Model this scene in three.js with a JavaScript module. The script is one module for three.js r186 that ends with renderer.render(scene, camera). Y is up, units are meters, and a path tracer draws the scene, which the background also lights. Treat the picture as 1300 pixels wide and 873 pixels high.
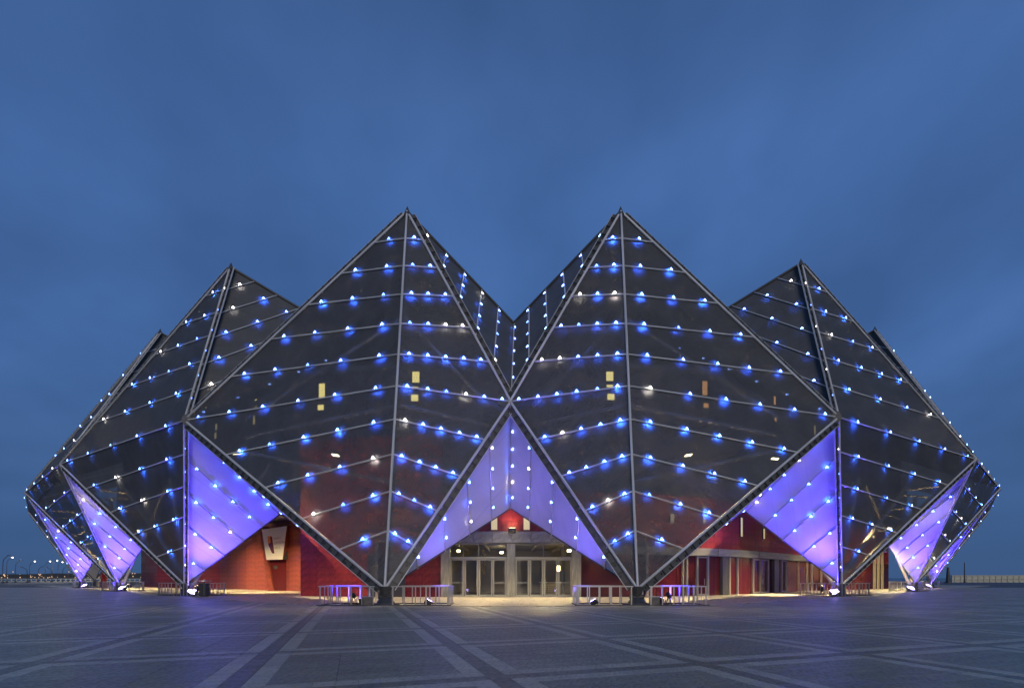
import * as THREE from 'three';
import { mergeGeometries } from 'three/addons/utils/BufferGeometryUtils.js';
import { RoundedBoxGeometry } from 'three/addons/geometries/RoundedBoxGeometry.js';
import { ImprovedNoise } from 'three/addons/math/ImprovedNoise.js';
import { FontLoader } from 'three/addons/loaders/FontLoader.js';
import { TextGeometry } from 'three/addons/geometries/TextGeometry.js';

// ------------------------------------------------------------------ camera (17 mm shift lens, eye 1.6 m, level)
const FOC = 614, U0 = 650, V0 = 733, EYE = 1.6;
const scene = new THREE.Scene();
const camera = new THREE.PerspectiveCamera(2 * Math.atan(436.5 / FOC) * 180 / Math.PI, 1300 / 873, 0.1, 9000);
camera.position.set(0, EYE, 0);
camera.setViewOffset(1300, 873, 0, -(V0 - 436.5), 1300, 873);
camera.updateProjectionMatrix();

let seed = 20121;
const rnd = () => { seed = (seed * 1664525 + 1013904223) >>> 0; return seed / 4294967296; };
const V3 = (x, y, z) => new THREE.Vector3(x, y, z);
const noise = new ImprovedNoise();
const fbm = (x, y, z, o = 4) => { let s = 0, a = 0.5; for (let i = 0; i < o; i++) { s += a * noise.noise(x, y, z); x *= 2.03; y *= 2.03; z *= 2.03; a *= 0.5; } return s; };

// ------------------------------------------------------------------ sky: clear blue dusk with thin cloud veils
{
  const W = 1024, H = 512, d = new Float32Array(W * H * 4);
  const stops = [[0, [0.046, 0.100, 0.228]], [8, [0.050, 0.116, 0.278]], [22, [0.056, 0.135, 0.345]], [36, [0.054, 0.130, 0.338]], [52, [0.040, 0.096, 0.248]], [90, [0.033, 0.078, 0.208]]];
  for (let j = 0; j < H; j++) {
    const el = Math.max(0, ((j + 0.5) / H - 0.5) * 180);
    let k = 0; while (k < stops.length - 2 && el > stops[k + 1][0]) k++;
    let f = Math.min(1, (el - stops[k][0]) / (stops[k + 1][0] - stops[k][0])); f = f * f * (3 - 2 * f);
    for (let i = 0; i < W; i++) {
      const az = ((i + 0.5) / W - 0.5) * 2 * Math.PI, ce = Math.cos(el * Math.PI / 180), se = Math.sin(el * Math.PI / 180);
      const x = Math.cos(az) * ce, z = Math.sin(az) * ce, q = 1 / (se + 0.22);
      const n = 0.8 * fbm(x * q * 2.2 + 4.1 + z * 0.9, z * q * 1.7 - x * 0.8, 2.3, 5) + 0.7 * fbm(x * q * 0.9 + 9, z * q * 0.9, 7.7, 3);
      const veil = Math.min(1, el / 16), c = 1 + 0.58 * veil * Math.max(-0.32, Math.min(0.5, n));
      const w = 0.09 * veil * Math.max(0, n);
      for (let ch = 0; ch < 3; ch++) {
        const b = stops[k][1][ch] * (1 - f) + stops[k + 1][1][ch] * f;
        d[(j * W + i) * 4 + ch] = b * c + w * [0.16, 0.17, 0.18][ch];
      }
      d[(j * W + i) * 4 + 3] = 1;
    }
  }
  const sky = new THREE.DataTexture(d, W, H, THREE.RGBAFormat, THREE.FloatType);
  sky.mapping = THREE.EquirectangularReflectionMapping; sky.magFilter = THREE.LinearFilter; sky.minFilter = THREE.LinearFilter;
  sky.wrapS = THREE.RepeatWrapping; sky.needsUpdate = true;
  scene.background = sky; scene.environment = sky;
}
// the last afterglow behind the camera, very soft
const sun = new THREE.DirectionalLight(new THREE.Color(1.0, 0.86, 0.70), 1.0);
sun.position.set(30, 70, 120); sun.target.position.set(0, 0, -45); scene.add(sun.target);
sun.castShadow = true; sun.shadow.radius = 60; sun.shadow.mapSize.set(2048, 2048);
Object.assign(sun.shadow.camera, { left: -130, right: 130, top: 110, bottom: -110, near: 1, far: 420 });
scene.add(sun);

const renderer = new THREE.WebGLRenderer({ antialias: true });
renderer.toneMapping = THREE.LinearToneMapping;
renderer.toneMappingExposure = 1.0;
renderer.shadowMap.enabled = true;

// ------------------------------------------------------------------ helpers
const P = (u, v, D) => V3((u - U0) / FOC * D, EYE + (V0 - v) / FOC * D, -D);      // a picture direction at a known depth
const atH = (u, v, H) => P(u, v, (H - EYE) * FOC / (V0 - v));                      // ... at a known height
const RING = 13.76;                                                               // height of the ring of side nodes
const E = (u, v) => atH(u, v, RING);
const foot = (u, D) => V3((u - U0) / FOC * D, 0.95, -D);
const lerp = (a, b, t) => a.clone().lerp(b, t);
const UPV = V3(0, 1, 0);
const names = {};
function numbered(n) { const k = names[n] = (names[n] || 0) + 1; return k === 1 ? n : n + '_' + String(k - 1).padStart(3, '0'); }
function shadow(o) { o.castShadow = o.receiveShadow = true; return o; }
function thing(name, label, category, pos, group, kind) {
  const g = new THREE.Group(); g.name = numbered(name); g.position.copy(pos); scene.add(g);
  g.userData = { label, category }; if (group) g.userData.group = group; if (kind) g.userData.kind = kind;
  return g;
}
function part(name, geo, mat, parent, pos, quat, label) {
  const m = shadow(new THREE.Mesh(geo, mat)); m.name = name; if (pos) m.position.copy(pos); if (quat) m.quaternion.copy(quat);
  if (label) m.userData.label = label;
  parent.add(m); return m;
}
function structure(name, geo, mat, pos) { const m = shadow(new THREE.Mesh(geo, mat)); m.name = name; m.userData.kind = 'structure'; if (pos) m.position.copy(pos); scene.add(m); return m; }
const loc = (parent, p) => p.clone().sub(parent.position);                         // world to a group's own place (groups are not turned)
function pipe(name, a, b, r, mat, parent, seg = 8) {                               // a tube from a to b (world)
  const d = b.clone().sub(a), L = d.length();
  return part(name, new THREE.CylinderGeometry(r, r, L, seg), mat, parent, loc(parent, lerp(a, b, 0.5)), new THREE.Quaternion().setFromUnitVectors(UPV, d.normalize()));
}
function bar(name, a, b, w, h, mat, parent, up = UPV) {                            // a box from a to b; w across, h along up
  const g = barGeo(a, b, w, h, up); g.translate(-parent.position.x, -parent.position.y, -parent.position.z);
  return part(name, g, mat, parent);
}
function barGeo(a, b, w, h, up = UPV) {
  const z = b.clone().sub(a), L = z.length(); z.normalize();
  const x = up.clone().cross(z).normalize(), y = z.clone().cross(x);
  const g = new THREE.BoxGeometry(w, h, L); const c = lerp(a, b, 0.5);
  g.applyMatrix4(new THREE.Matrix4().makeBasis(x, y, z).setPosition(c)); return g;
}
function polyGeo(pts, parent, uvScale = 1) {                                       // a flat fan of points, uv in metres
  const o = pts[0], n = pts[1].clone().sub(o).cross(pts[pts.length - 1].clone().sub(o)).normalize();
  const ux = pts[1].clone().sub(o).normalize(), uy = n.clone().cross(ux);
  const pos = [], uv = [], nor = [], idx = [];
  for (const p of pts) { const q = p.clone().sub(o); pos.push(p.x - parent.position.x, p.y - parent.position.y, p.z - parent.position.z); nor.push(n.x, n.y, n.z); uv.push((p.x + p.z) * uvScale, p.y * uvScale); }
  for (let i = 1; i < pts.length - 1; i++) idx.push(0, i, i + 1);
  const g = new THREE.BufferGeometry();
  g.setAttribute('position', new THREE.Float32BufferAttribute(pos, 3)); g.setAttribute('normal', new THREE.Float32BufferAttribute(nor, 3)); g.setAttribute('uv', new THREE.Float32BufferAttribute(uv, 2)); g.setIndex(idx);
  return g;
}
function tex(W, H, fn, srgb, rep) {
  const d = new Uint8Array(W * H * 4);
  for (let j = 0; j < H; j++) for (let i = 0; i < W; i++) { const c = fn(i, j); for (let k = 0; k < 3; k++) d[(j * W + i) * 4 + k] = Math.max(0, Math.min(255, Array.isArray(c) ? c[k] : c)); d[(j * W + i) * 4 + 3] = 255; }
  const t = new THREE.DataTexture(d, W, H); t.magFilter = THREE.LinearFilter; t.minFilter = THREE.LinearMipmapLinearFilter; t.generateMipmaps = true;
  t.wrapS = t.wrapT = THREE.RepeatWrapping; if (srgb) t.colorSpace = THREE.SRGBColorSpace; if (rep) t.repeat.set(rep, rep); t.needsUpdate = true; return t;
}
const tile = (i, j, W, f, z) => { const a = 2 * Math.PI * i / W, b = 2 * Math.PI * j / W; return noise.noise(Math.cos(a) * f + z, Math.sin(a) * f + Math.cos(b) * f, Math.sin(b) * f - z); };
const stoneTex = tex(256, 256, (i, j) => 205 + 34 * (rnd() - 0.5) + 34 * tile(i, j, 256, 2.2, 1) + 22 * tile(i, j, 256, 7, 5), true);
const stoneRough = tex(256, 256, (i, j) => 175 + 90 * tile(i, j, 256, 1.6, 3) + 40 * (rnd() - 0.5));
const wearTex = tex(256, 256, (i, j) => 222 + 40 * tile(i, j, 256, 1.3, 8) + 26 * tile(i, j, 256, 4, 2) + 10 * (rnd() - 0.5), true);
const membraneTex = tex(512, 512, (i, j) => 215 + 20 * tile(i, j, 512, 1.2, 4) + 12 * tile(i, j * 1, 512, 5, 6) + 24 * (rnd() - 0.5), true);
const fabricTex = tex(256, 256, (i, j) => 240 + 9 * tile(i, j, 256, 1.3, 8) + (i % 64 < 1 ? -26 : 0) + 9 * (rnd() - 0.5), true);
const clothBump = tex(256, 256, (i, j) => 128 + 70 * tile(i, j, 256, 1.2, 9) + 30 * tile(i, j, 256, 3.2, 3));

const M = {};
const std = (name, c, rough, metal = 0, more = {}) => { const m = new THREE.MeshStandardMaterial({ color: new THREE.Color().setRGB(...c), roughness: rough, metalness: metal, side: THREE.DoubleSide, ...more }); m.name = name; return M[name] = m; };
const rep = (t, s) => { const c = t.clone(); c.repeat.set(s, s); c.needsUpdate = true; return c; };
std('mesh_membrane', [0.114, 0.121, 0.126], 0.62, 0, { map: rep(membraneTex, 0.11), transparent: true, opacity: 0.75 });
std('valley_membrane', [0.114, 0.121, 0.126], 0.62, 0, { map: rep(membraneTex, 0.11) });
std('white_membrane', [0.56, 0.56, 0.56], 0.6, 0, { map: rep(fabricTex, 0.13) });
std('roof_sheet', [0.03, 0.03, 0.034], 0.6);
std('steel_tube', [0.74, 0.75, 0.73], 0.38, 0.1, { map: rep(wearTex, 0.7) });
std('gutter_steel', [0.105, 0.106, 0.10], 0.5, 0.2, { map: rep(wearTex, 0.6) });
std('cream_steel', [0.58, 0.55, 0.44], 0.45, 0.1);
std('dark_steel', [0.06, 0.062, 0.065], 0.5, 0.4);
std('rail_steel', [0.42, 0.41, 0.39], 0.35, 0.6);
std('red_panel', [0.36, 0.034, 0.040], 0.42, 0, { map: rep(wearTex, 0.31) });
std('red_panel_b', [0.33, 0.031, 0.038], 0.36, 0, { map: rep(wearTex, 0.27) });
std('red_panel_c', [0.385, 0.040, 0.044], 0.46, 0, { map: rep(wearTex, 0.35) });
std('rust_panel', [0.34, 0.075, 0.050], 0.42, 0, { map: rep(wearTex, 0.3) });
std('rust_panel_b', [0.31, 0.066, 0.047], 0.38, 0, { map: rep(wearTex, 0.33) });
std('beige_panel', [0.40, 0.385, 0.31], 0.42, 0.15, { map: rep(wearTex, 0.4) });
std('frame_metal', [0.40, 0.385, 0.32], 0.36, 0.4);
std('grey_door', [0.09, 0.09, 0.095], 0.4, 0.2);
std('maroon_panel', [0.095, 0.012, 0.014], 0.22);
std('drum_grey', [0.16, 0.145, 0.135], 0.6, 0, { map: rep(wearTex, 0.2) });
std('drum_grey_b', [0.135, 0.124, 0.118], 0.6, 0, { map: rep(wearTex, 0.17) });
std('seam_dark', [0.05, 0.02, 0.02], 0.7);
std('apron_stone', [0.58, 0.53, 0.44], 0.55, 0, { map: rep(stoneTex, 0.5), roughnessMap: rep(stoneRough, 0.21) });
std('apron_stone_b', [0.46, 0.425, 0.36], 0.5, 0, { map: rep(stoneTex, 0.5), roughnessMap: rep(stoneRough, 0.21) });
std('sign_white', [0.80, 0.79, 0.72], 0.5);
std('sign_orange', [0.52, 0.16, 0.04], 0.4);
std('sign_ink', [0.30, 0.30, 0.29], 0.6);
std('emblem_purple', [0.10, 0.015, 0.14], 0.5); std('emblem_orange', [0.65, 0.20, 0.03], 0.5); std('emblem_dark', [0.10, 0.02, 0.03], 0.5);
std('lobby_wall', [0.34, 0.29, 0.21], 0.7); std('lobby_dark', [0.30, 0.28, 0.25], 0.6); std('lobby_floor', [0.20, 0.18, 0.15], 0.25); std('gold', [0.70, 0.50, 0.18], 0.3, 0.8);
std('concrete_wall', [0.55, 0.56, 0.47], 0.75, 0, { map: rep(wearTex, 0.3) });
std('cable_black', [0.02, 0.02, 0.02], 0.6);
std('far_land', [0.05, 0.06, 0.075], 0.95);
const glow = (name, c, e, k) => { const m = new THREE.MeshStandardMaterial({ color: new THREE.Color().setRGB(...c), emissive: new THREE.Color().setRGB(...e), emissiveIntensity: k, roughness: 0.4 }); m.name = name; return M[name] = m; };
glow('led_blue', [0.5, 0.6, 0.9], [0.32, 0.52, 1.0], 9); glow('halo_blue', [0.1, 0.15, 0.5], [0.045, 0.15, 1.0], 2.0); glow('halo_white', [0.5, 0.5, 0.5], [0.55, 0.50, 0.75], 1.0);  // blue and white dome tones glow as an added halo round the bulbs
glow('led_white', [0.8, 0.8, 0.8], [1.0, 0.90, 0.84], 9);
glow('led_dim', [0.5, 0.6, 0.9], [0.25, 0.42, 1.0], 4);
glow('flood_violet', [0.6, 0.5, 0.9], [0.50, 0.40, 1.0], 16);
glow('lamp_warm', [0.9, 0.8, 0.6], [1.0, 0.84, 0.46], 14);
glow('lamp_white', [0.9, 0.9, 0.9], [1.0, 0.92, 0.80], 8);
glow('window_lit', [0.6, 0.5, 0.3], [0.95, 0.80, 0.26], 2.4);
glow('window_orange', [0.6, 0.4, 0.2], [0.85, 0.42, 0.14], 1.2);
glow('window_soft', [0.6, 0.5, 0.3], [0.80, 0.66, 0.28], 0.55);
const glass = new THREE.MeshPhysicalMaterial({ color: 0xffffff, roughness: 0.03, transmission: 1, thickness: 0, ior: 1.5 }); glass.name = 'clear_glass';

// ------------------------------------------------------------------ light fittings
const VIOLET = new THREE.Color(0.07, 0.032, 1.0), BLUE = new THREE.Color(0.03, 0.13, 1.0), WARM = new THREE.Color(1.0, 0.76, 0.38), WHITE = new THREE.Color(1, 0.86, 0.78);
const bulb = (x, y, z, r) => { const g = new THREE.IcosahedronGeometry(r, 1); g.translate(x, y, z); return g; };
function ledGeo(s) {   // local +z is away from the membrane: a stalk with a dish, a glowing dome imitating the halo, three bulbs
  const stalk = mergeGeometries([new THREE.CylinderGeometry(0.03 * s, 0.03 * s, 0.12 * s, 6).rotateX(Math.PI / 2).translate(0, 0, 0.06 * s).toNonIndexed(), new THREE.CylinderGeometry(0.12 * s, 0.08 * s, 0.04 * s, 10).rotateX(Math.PI / 2).translate(0, 0, 0.11 * s).toNonIndexed()]);
  const lens = new THREE.SphereGeometry(0.12 * s, 10, 4, 0, 2 * Math.PI, 0, Math.PI / 2).rotateX(Math.PI / 2).scale(1, 1, 0.4).translate(0, 0, 0.13 * s).toNonIndexed();  // dome added for the bloom round the bulbs
  const bulbs = mergeGeometries([bulb(-0.065 * s, -0.03 * s, 0.17 * s, 0.04 * s), bulb(0.065 * s, -0.03 * s, 0.17 * s, 0.04 * s), bulb(0, 0.07 * s, 0.17 * s, 0.04 * s)]);
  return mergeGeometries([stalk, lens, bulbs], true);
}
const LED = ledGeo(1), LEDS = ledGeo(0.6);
let nLed = 0;
function led(tube, world, n, white, dim, big, power = 1) {        // a cluster light on a tube; n = outward
  tube.updateWorldMatrix(true, false);
  const mat = white ? M.led_white : dim ? M.led_dim : M.led_blue;
  const m = shadow(new THREE.Mesh(big ? LEDS : LED, [M.dark_steel, white ? M.halo_white : M.halo_blue, mat])); m.name = 'led_light';
  const q = new THREE.Quaternion().setFromRotationMatrix(new THREE.Matrix4().lookAt(n, V3(0, 0, 0), UPV));
  const tq = new THREE.Quaternion(); tube.getWorldQuaternion(tq);
  m.position.copy(tube.worldToLocal(world.clone())); m.quaternion.copy(tq.invert().multiply(q)); tube.add(m);
  if (big) { nLed++; return; }
  const l = new THREE.SpotLight(white ? WHITE : BLUE, (white ? 6 : dim ? 7 : 20) * power * (0.6 + 0.7 * rnd()) * 1.3, 12, 1.25, 1, 2); l.name = 'led_glow';   // the dish throws its light back on the membrane
  l.position.set(0, 0.02, 0.18); l.target.position.set(0, 0, 0); m.add(l.target); l.castShadow = true; l.shadow.radius = 2; m.add(l); nLed++;
}

// ------------------------------------------------------------------ crystals of the facade
const CORE = V3(0, 10, -80);
function outward(a, b, c) { const n = b.clone().sub(a).cross(c.clone().sub(a)).normalize(); const g = a.clone().add(b).add(c).multiplyScalar(1 / 3); return n.dot(g.sub(CORE)) < 0 ? n.negate() : n; }
const UP6 = [0.147, 0.295, 0.445, 0.61, 0.79], LO = [0.205, 0.40, 0.585, 0.77];
const s2t = (s, a, b) => s * -a.z / (-b.z * (1 - s) + s * -a.z);                  // spacing read off in perspective, back to metres
function run(A, Es, F) {                                                           // row ends down one edge of a crystal
  return [A, ...UP6.map(s => lerp(A, Es, s2t(s, A, Es))), Es, ...LO.map(s => lerp(Es, F, s2t(s, Es, F))), F];
}
function edge(g, a, b, inner, n, far) {                                            // tube, gutter channel with cleats and outer rail along an edge
  const dir = b.clone().sub(a).normalize(); let w = n.clone().cross(dir).normalize();
  if (w.dot(inner.clone().sub(a)) > 0) w.negate();                                 // w points out of the face
  const L = a.distanceTo(b), off = (p, s, k) => p.clone().addScaledVector(w, s).addScaledVector(n, k);
  pipe('edge_tube', off(a, 0, 0.08), off(b, 0, 0.08), 0.085, M.steel_tube, g, 10);
  const ga = off(lerp(a, b, 0.012), 0.29, -0.06), gb = off(lerp(a, b, 0.985), 0.29, -0.06);
  const gut = bar('gutter_channel', ga, gb, 0.40, 0.06, M.gutter_steel, g, n);
  bar('gutter_lip', ga.clone().addScaledVector(w, 0.215).addScaledVector(n, 0.03), gb.clone().addScaledVector(w, 0.215).addScaledVector(n, 0.03), 0.035, 0.10, M.steel_tube, g, n);
  const gs = [], step = 0.72, N = Math.floor(L * 0.97 / step);
  for (let i = 0; i < N; i++) {
    const c = lerp(ga, gb, (i + 0.5) / N).addScaledVector(n, 0.07);
    gs.push(barGeo(c.clone().addScaledVector(dir, -0.03), c.clone().addScaledVector(dir, 0.03), 0.36, 0.09, n));
    const k = c.clone().addScaledVector(dir, 0.18).addScaledVector(w, (i % 2 ? 0.08 : -0.02));
    gs.push(barGeo(k.clone().addScaledVector(dir, -0.05), k.clone().addScaledVector(dir, 0.05), 0.12, 0.10, n));
  }
  const geo = mergeGeometries(gs); geo.translate(-g.position.x, -g.position.y, -g.position.z);
  const c = part('gutter_cleats', geo, M.dark_steel, g); c.userData.kind = 'stuff';
  return gut;
}
function face(g, left, right, counts, n, mat, whites, pw = 1, pipeR = 0.055) {     // panels between rows, a tube on each row, lights on the tube
  const N = left.length;
  for (let i = 0; i < N - 1; i++) {
    const q = [left[i], right[i], right[i + 1], left[i + 1]].filter((p, k, a) => k === 0 || p.distanceTo(a[k - 1]) > 1e-4);
    if (q[q.length - 1].distanceTo(q[0]) < 1e-4) q.pop();
    if (q.length > 2) part('membrane_panel', polyGeo(q, g), mat, g);
  }
  for (let i = 1; i < N - 1; i++) {
    const a = left[i].clone().addScaledVector(n, 0.065), b = right[i].clone().addScaledVector(n, 0.065);
    const t = pipe('cross_tube', a, b, pipeR, M.steel_tube, g);
    const k = counts[i] || 0;
    for (let j = 0; j < k; j++) {
      const r = rnd(); led(t, lerp(a, b, (j + 0.5 + (rnd() - 0.5) * 0.06) / k), n, r < 0.07 + (whites || 0), r > 0.90, false, pw);
    }
  }
}
function truss(g, a, b, inward, r = 0.16) {                                        // lit cream steel behind a lower edge
  const c0 = a.clone(), c1 = b.clone().addScaledVector(inward, 4.2).add(V3(0, -0.6, 0)), N = 9;
  pipe('inner_chord', c0.clone().addScaledVector(inward, 0.5), c1, r * 1.5, M.cream_steel, g);
  for (let i = 1; i < N; i++) {
    const p = lerp(a, b, i / N).addScaledVector(inward, 0.5), q = lerp(c0, c1, Math.min(1, (i + (i % 2 ? 1.1 : 0.6)) / N));
    pipe('inner_brace', p, q, r * 0.62, M.cream_steel, g, 6);
  }
}
const Ec = E(648, 510);
const Lf = {
  E: [E(235, 534), E(77, 589), E(32, 625), E(36, 649), V3(-100, RING, -112)], F: [foot(489, 28), foot(235, 43), foot(149, 58), foot(103, 76), foot(120, 95)],
  A: [atH(517, 270, 28), atH(293, 340, 29), atH(203, 422, 31), P(150, 510, 80), V3(-90, 30, -104)],
  V: [P(460, 439, 47), P(330, 498, 64), P(240, 560, 85), P(215, 600, 108), V3(-70, 25, -120)], B: [P(357, 651, 43), P(188, 686, 58), P(122, 705, 75), P(130, 714, 96), V3(-88, 6, -118)],
};
const Rt = {
  E: [E(1064, 530), E(1238, 583), E(1269, 620), E(1256, 648), V3(98, RING, -111)], F: [foot(809, 28), foot(1068, 42.5), foot(1162, 57), foot(1183, 75), foot(1178, 95)],
  A: [atH(788, 270, 28), atH(1017, 335, 29), atH(1111, 419, 31), P(1150, 510, 80), V3(88, 30, -103)],
  V: [P(850, 437, 47), P(985, 492, 64), P(1060, 560, 85), P(1085, 600, 108), V3(70, 25, -120)], B: [P(945, 648, 43), P(1121, 683, 57), P(1168, 712, 75), P(1172, 714, 96), V3(86, 6, -118)],
};
const Vc = P(652, 411, 40), Bc = P(648, 645, 37.6);
const WHERE = {
  l: ['beside the sign portal', 'behind the sign portal', 'third from the entrance behind the sign portal', 'fourth from the entrance behind the sign portal', 'at the far end behind the sign portal'],
  r: ['beside the row of glazed side doors', 'behind the glazed side doors', 'third from the entrance behind the side doors', 'fourth from the entrance towards the pale sea wall', 'at the far end towards the pale sea wall'],
};
const crystals = [];
function crystal(S, i, side) {
  const inE = i ? S.E[i - 1] : Ec, outE = S.E[i], A = S.A[i], F = S.F[i], inV = i ? S.V[i - 1] : Vc, outV = S.V[i], inB = i ? S.B[i - 1] : Bc, outB = S.B[i];
  const label = i > 2 ? `narrow dark mesh crystal, ${WHERE[side][i]}` : i === 0 ? `tall folded dark mesh crystal with central mast ${WHERE[side][0]}` : `flat dark mesh crystal dotted with blue lights, ${WHERE[side][i]}`;
  const g = thing('facade_crystal', label, 'facade crystal', V3(F.x, 0, F.z), 'crystals ringing the hall');
  const cOut = run(A, outE, F), cIn = run(A, inE, F);
  const low = i < 2 ? [0, 1, 2, 3, 4, 5, 6, 5, 4, 3, 1, 0] : i === 2 ? [0, 1, 1, 2, 2, 3, 4, 3, 3, 2, 1, 0] : [0, 0, 1, 1, 2, 2, 2, 2, 2, 1, 1, 0];
  let nO, nI;
  if (i === 0) {                                                                   // folded along a mast
    const C = 0.518, mast = [A, ...[1, 2, 3, 4, 5].map(k => lerp(A, F, C * k / 6)), lerp(A, F, C), ...[0.18, 0.363, 0.548, 0.737].map(s => lerp(A, F, C + (1 - C) * s)), F];
    nO = outward(A, outE, F); nI = outward(A, inE, F);
    face(g, cOut, mast, low, nO, M.mesh_membrane); face(g, mast, cIn, [0, 1, 2, 3, 4, 5, 6, 5, 4, 3, 2, 0], nI, M.mesh_membrane, 0.05, 0.6);
    const nm = nO.clone().add(nI).normalize();
    pipe('mast_tube', A.clone().addScaledVector(nm, 0.12), F.clone().addScaledVector(nm, 0.12), 0.08, M.steel_tube, g, 10);
    const back = nm.clone().negate();                                              // lattice mast behind the fold
    for (const [t, Es] of [[0.3, outE], [0.55, outE], [0.3, inE], [0.55, inE], [0.75, outE]]) pipe('inner_brace', lerp(A, F, t).addScaledVector(back, 0.7), lerp(lerp(A, Es, 0.8), lerp(Es, F, 0.25), t).addScaledVector(back, 2.4), 0.13, M.steel_tube, g, 6);
    pipe('mast_rear_chord', lerp(A, F, 0.05).addScaledVector(back, 0.9), F.clone().addScaledVector(back, 0.3), 0.11, M.gutter_steel, g);
  } else {
    nO = outward(A, outE, inE); nI = nO;
    const nL = outward(outE, F, inE), n = nO.clone().add(nL).normalize();
    face(g, cOut, cIn, i === 1 ? [0, 1, 2, 3, 4, 4, 5, 4, 3, 3, 1, 0] : low, n, M.mesh_membrane, 0, i > 1 ? 1.5 : 1.15);
    nO = nI = n;
  }
  const mid = lerp(A, F, 0.5);
  const eo = edge(g, A, outE, mid, nO, i > 0), ei = edge(g, A, inE, mid, nI, i > 0), lo = edge(g, outE, F, mid, nO), li = edge(g, inE, F, mid, nI);
  if (i === 1) for (const [tb, a, b] of [[ei, A, inE], [li, inE, F]]) for (let k = 1; k < 7; k++)                 // small lights along the inner edge
    led(tb, lerp(a, b, k / 7 + 0.03 * rnd()).addScaledVector(nI, 0.05).addScaledVector(inE.clone().sub(outE).normalize(), 0.3), nI, rnd() < 0.3, true, true, 0.15);
  // recessed valley faces above the ring
  for (const [Es, Vv, first] of [[inE, inV, i === 0 && side === 'l'], [outE, outV, false]]) {
    if (i > 2 && Es === outE) continue;
    const n = outward(A, Es, Vv); if (n.y < 0) n.negate();
    const T = [0, 1 / 6, 2 / 6, 3 / 6, 4 / 6, 5 / 6, 1], a = T.map(t => lerp(A, Es, t)), b = T.map(t => lerp(A, Vv, t));
    for (let k = 0; k < 6; k++) {
      const q = k ? [a[k], b[k], b[k + 1], a[k + 1]] : [A, b[1], a[1]];
      part('valley_panel', polyGeo(q, g), M.valley_membrane, g);
    }
    const last = first || (i > 0 && Es === inE) ? 6 : 5;
    for (let k = 1; k <= last; k++) {
      const pa = a[k].clone().addScaledVector(n, 0.07), pb = b[k].clone().addScaledVector(n, 0.07);
      const t = pipe('valley_tube', pa, pb, 0.05, M.steel_tube, g, 6);
      if (i < 2) for (let j = 0; j < k; j++) led(t, lerp(pa, pb, (j + 0.5) / k), n, rnd() < 0.13, rnd() < 0.1, false, 0.6);
    }
    pipe('ridge_tube', A.clone().addScaledVector(n, 0.05), Vv.clone().addScaledVector(n, 0.05), 0.11, M.gutter_steel, g);
  }
  part('roof_panel', polyGeo([A, inV, outV], g), M.roof_sheet, g);
  // white soffit faces below the ring
  for (const [Es, Bb, first] of [[inE, inB, i > 0 || side === 'l'], [outE, outB, false]]) {
    if (i > 2 && Es === outE) continue;
    let n = Bb.clone().sub(Es).cross(F.clone().sub(Es)).normalize(); if (n.y > 0) n.negate();
    const T = [0, 0.2, 0.4, 0.6, 0.8, 1], a = T.map(t => lerp(Es, F, t)), b = T.map(t => lerp(Bb, F, t));
    for (let k = 0; k < 5; k++) part('soffit_panel', polyGeo(k < 4 ? [a[k], b[k], b[k + 1], a[k + 1]] : [a[4], b[4], F], g), M.white_membrane, g);
    for (let k = first ? 0 : 1; k < 5; k++) {
      const fo = k ? n.clone().multiplyScalar(0.08) : Es.clone().sub(CORE).setY(0).normalize().multiplyScalar(0.26).add(V3(0, -0.1, 0)), pa = a[k].clone().add(fo), pb = b[k].clone().add(fo);
      const t = pipe('soffit_tube', pa, pb, 0.045, M.frame_metal, g, 6);
      const cnt = k === 0 ? 6 : 5 - k;
      for (let j = 0; j < cnt; j++) led(t, lerp(pa, pb, (j + 0.62) / (cnt + 0.4)), n, rnd() < 0.1, false, false, 0.30);
    }
    pipe('soffit_rim', Bb.clone().addScaledVector(n, 0.02), F.clone().addScaledVector(n, 0.02), 0.05, M.gutter_steel, g, 6);
  }
  if (i > 0 && i < 3) {                                                            // the cream lattice that shows through the lower corner
    const inw = CORE.clone().sub(F).setY(0).normalize();
    truss(g, F, lerp(F, outE, 0.86), inw); 
    pipe('inner_strut', F.clone().addScaledVector(inw, 0.3), lerp(F, outE, 0.55).addScaledVector(inw, 5).add(V3(0, 4, 0)), 0.22, M.cream_steel, g);
    pipe('inner_strut', F.clone().addScaledVector(inw, 0.6), lerp(F, inE, 0.5).addScaledVector(inw, 7).add(V3(0, 5, 0)), 0.16, M.cream_steel, g);
  }
  // foot: casting, pin and plinth
  const fp = V3(0, 0, 0);
  part('foot_casting', new THREE.CylinderGeometry(0.42, 0.24, 0.55, 8), M.gutter_steel, g, V3(0, 0.82, -0.08));
  part('foot_pin', new THREE.CylinderGeometry(0.14, 0.14, 0.8, 10).rotateZ(Math.PI / 2), M.dark_steel, g, V3(0, 0.48, -0.08));
  part('foot_plinth', mergeGeometries([new THREE.CylinderGeometry(0.3, 0.55, 0.34, 10).translate(0, 0.29, 0), new THREE.CylinderGeometry(0.8, 0.86, 0.12, 14).translate(0, 0.06, 0)]), M.dark_steel, g, V3(0, 0, -0.08));
  for (const Es of [outE, inE]) { const d = Es.clone().sub(F).normalize(); part('node_plate', new THREE.CylinderGeometry(0.55, 0.55, 0.05, 12), M.gutter_steel, g, loc(g, Es.clone().addScaledVector(nI, 0.02).addScaledVector(mid.clone().sub(Es).normalize(), 0.45)), new THREE.Quaternion().setFromUnitVectors(UPV, nI)); }
  part('apex_cap', new THREE.ConeGeometry(0.28, 0.7, 8), M.gutter_steel, g, loc(g, A.clone().add(V3(0, 0.15, 0))));
  crystals.push(g);
}
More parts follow.
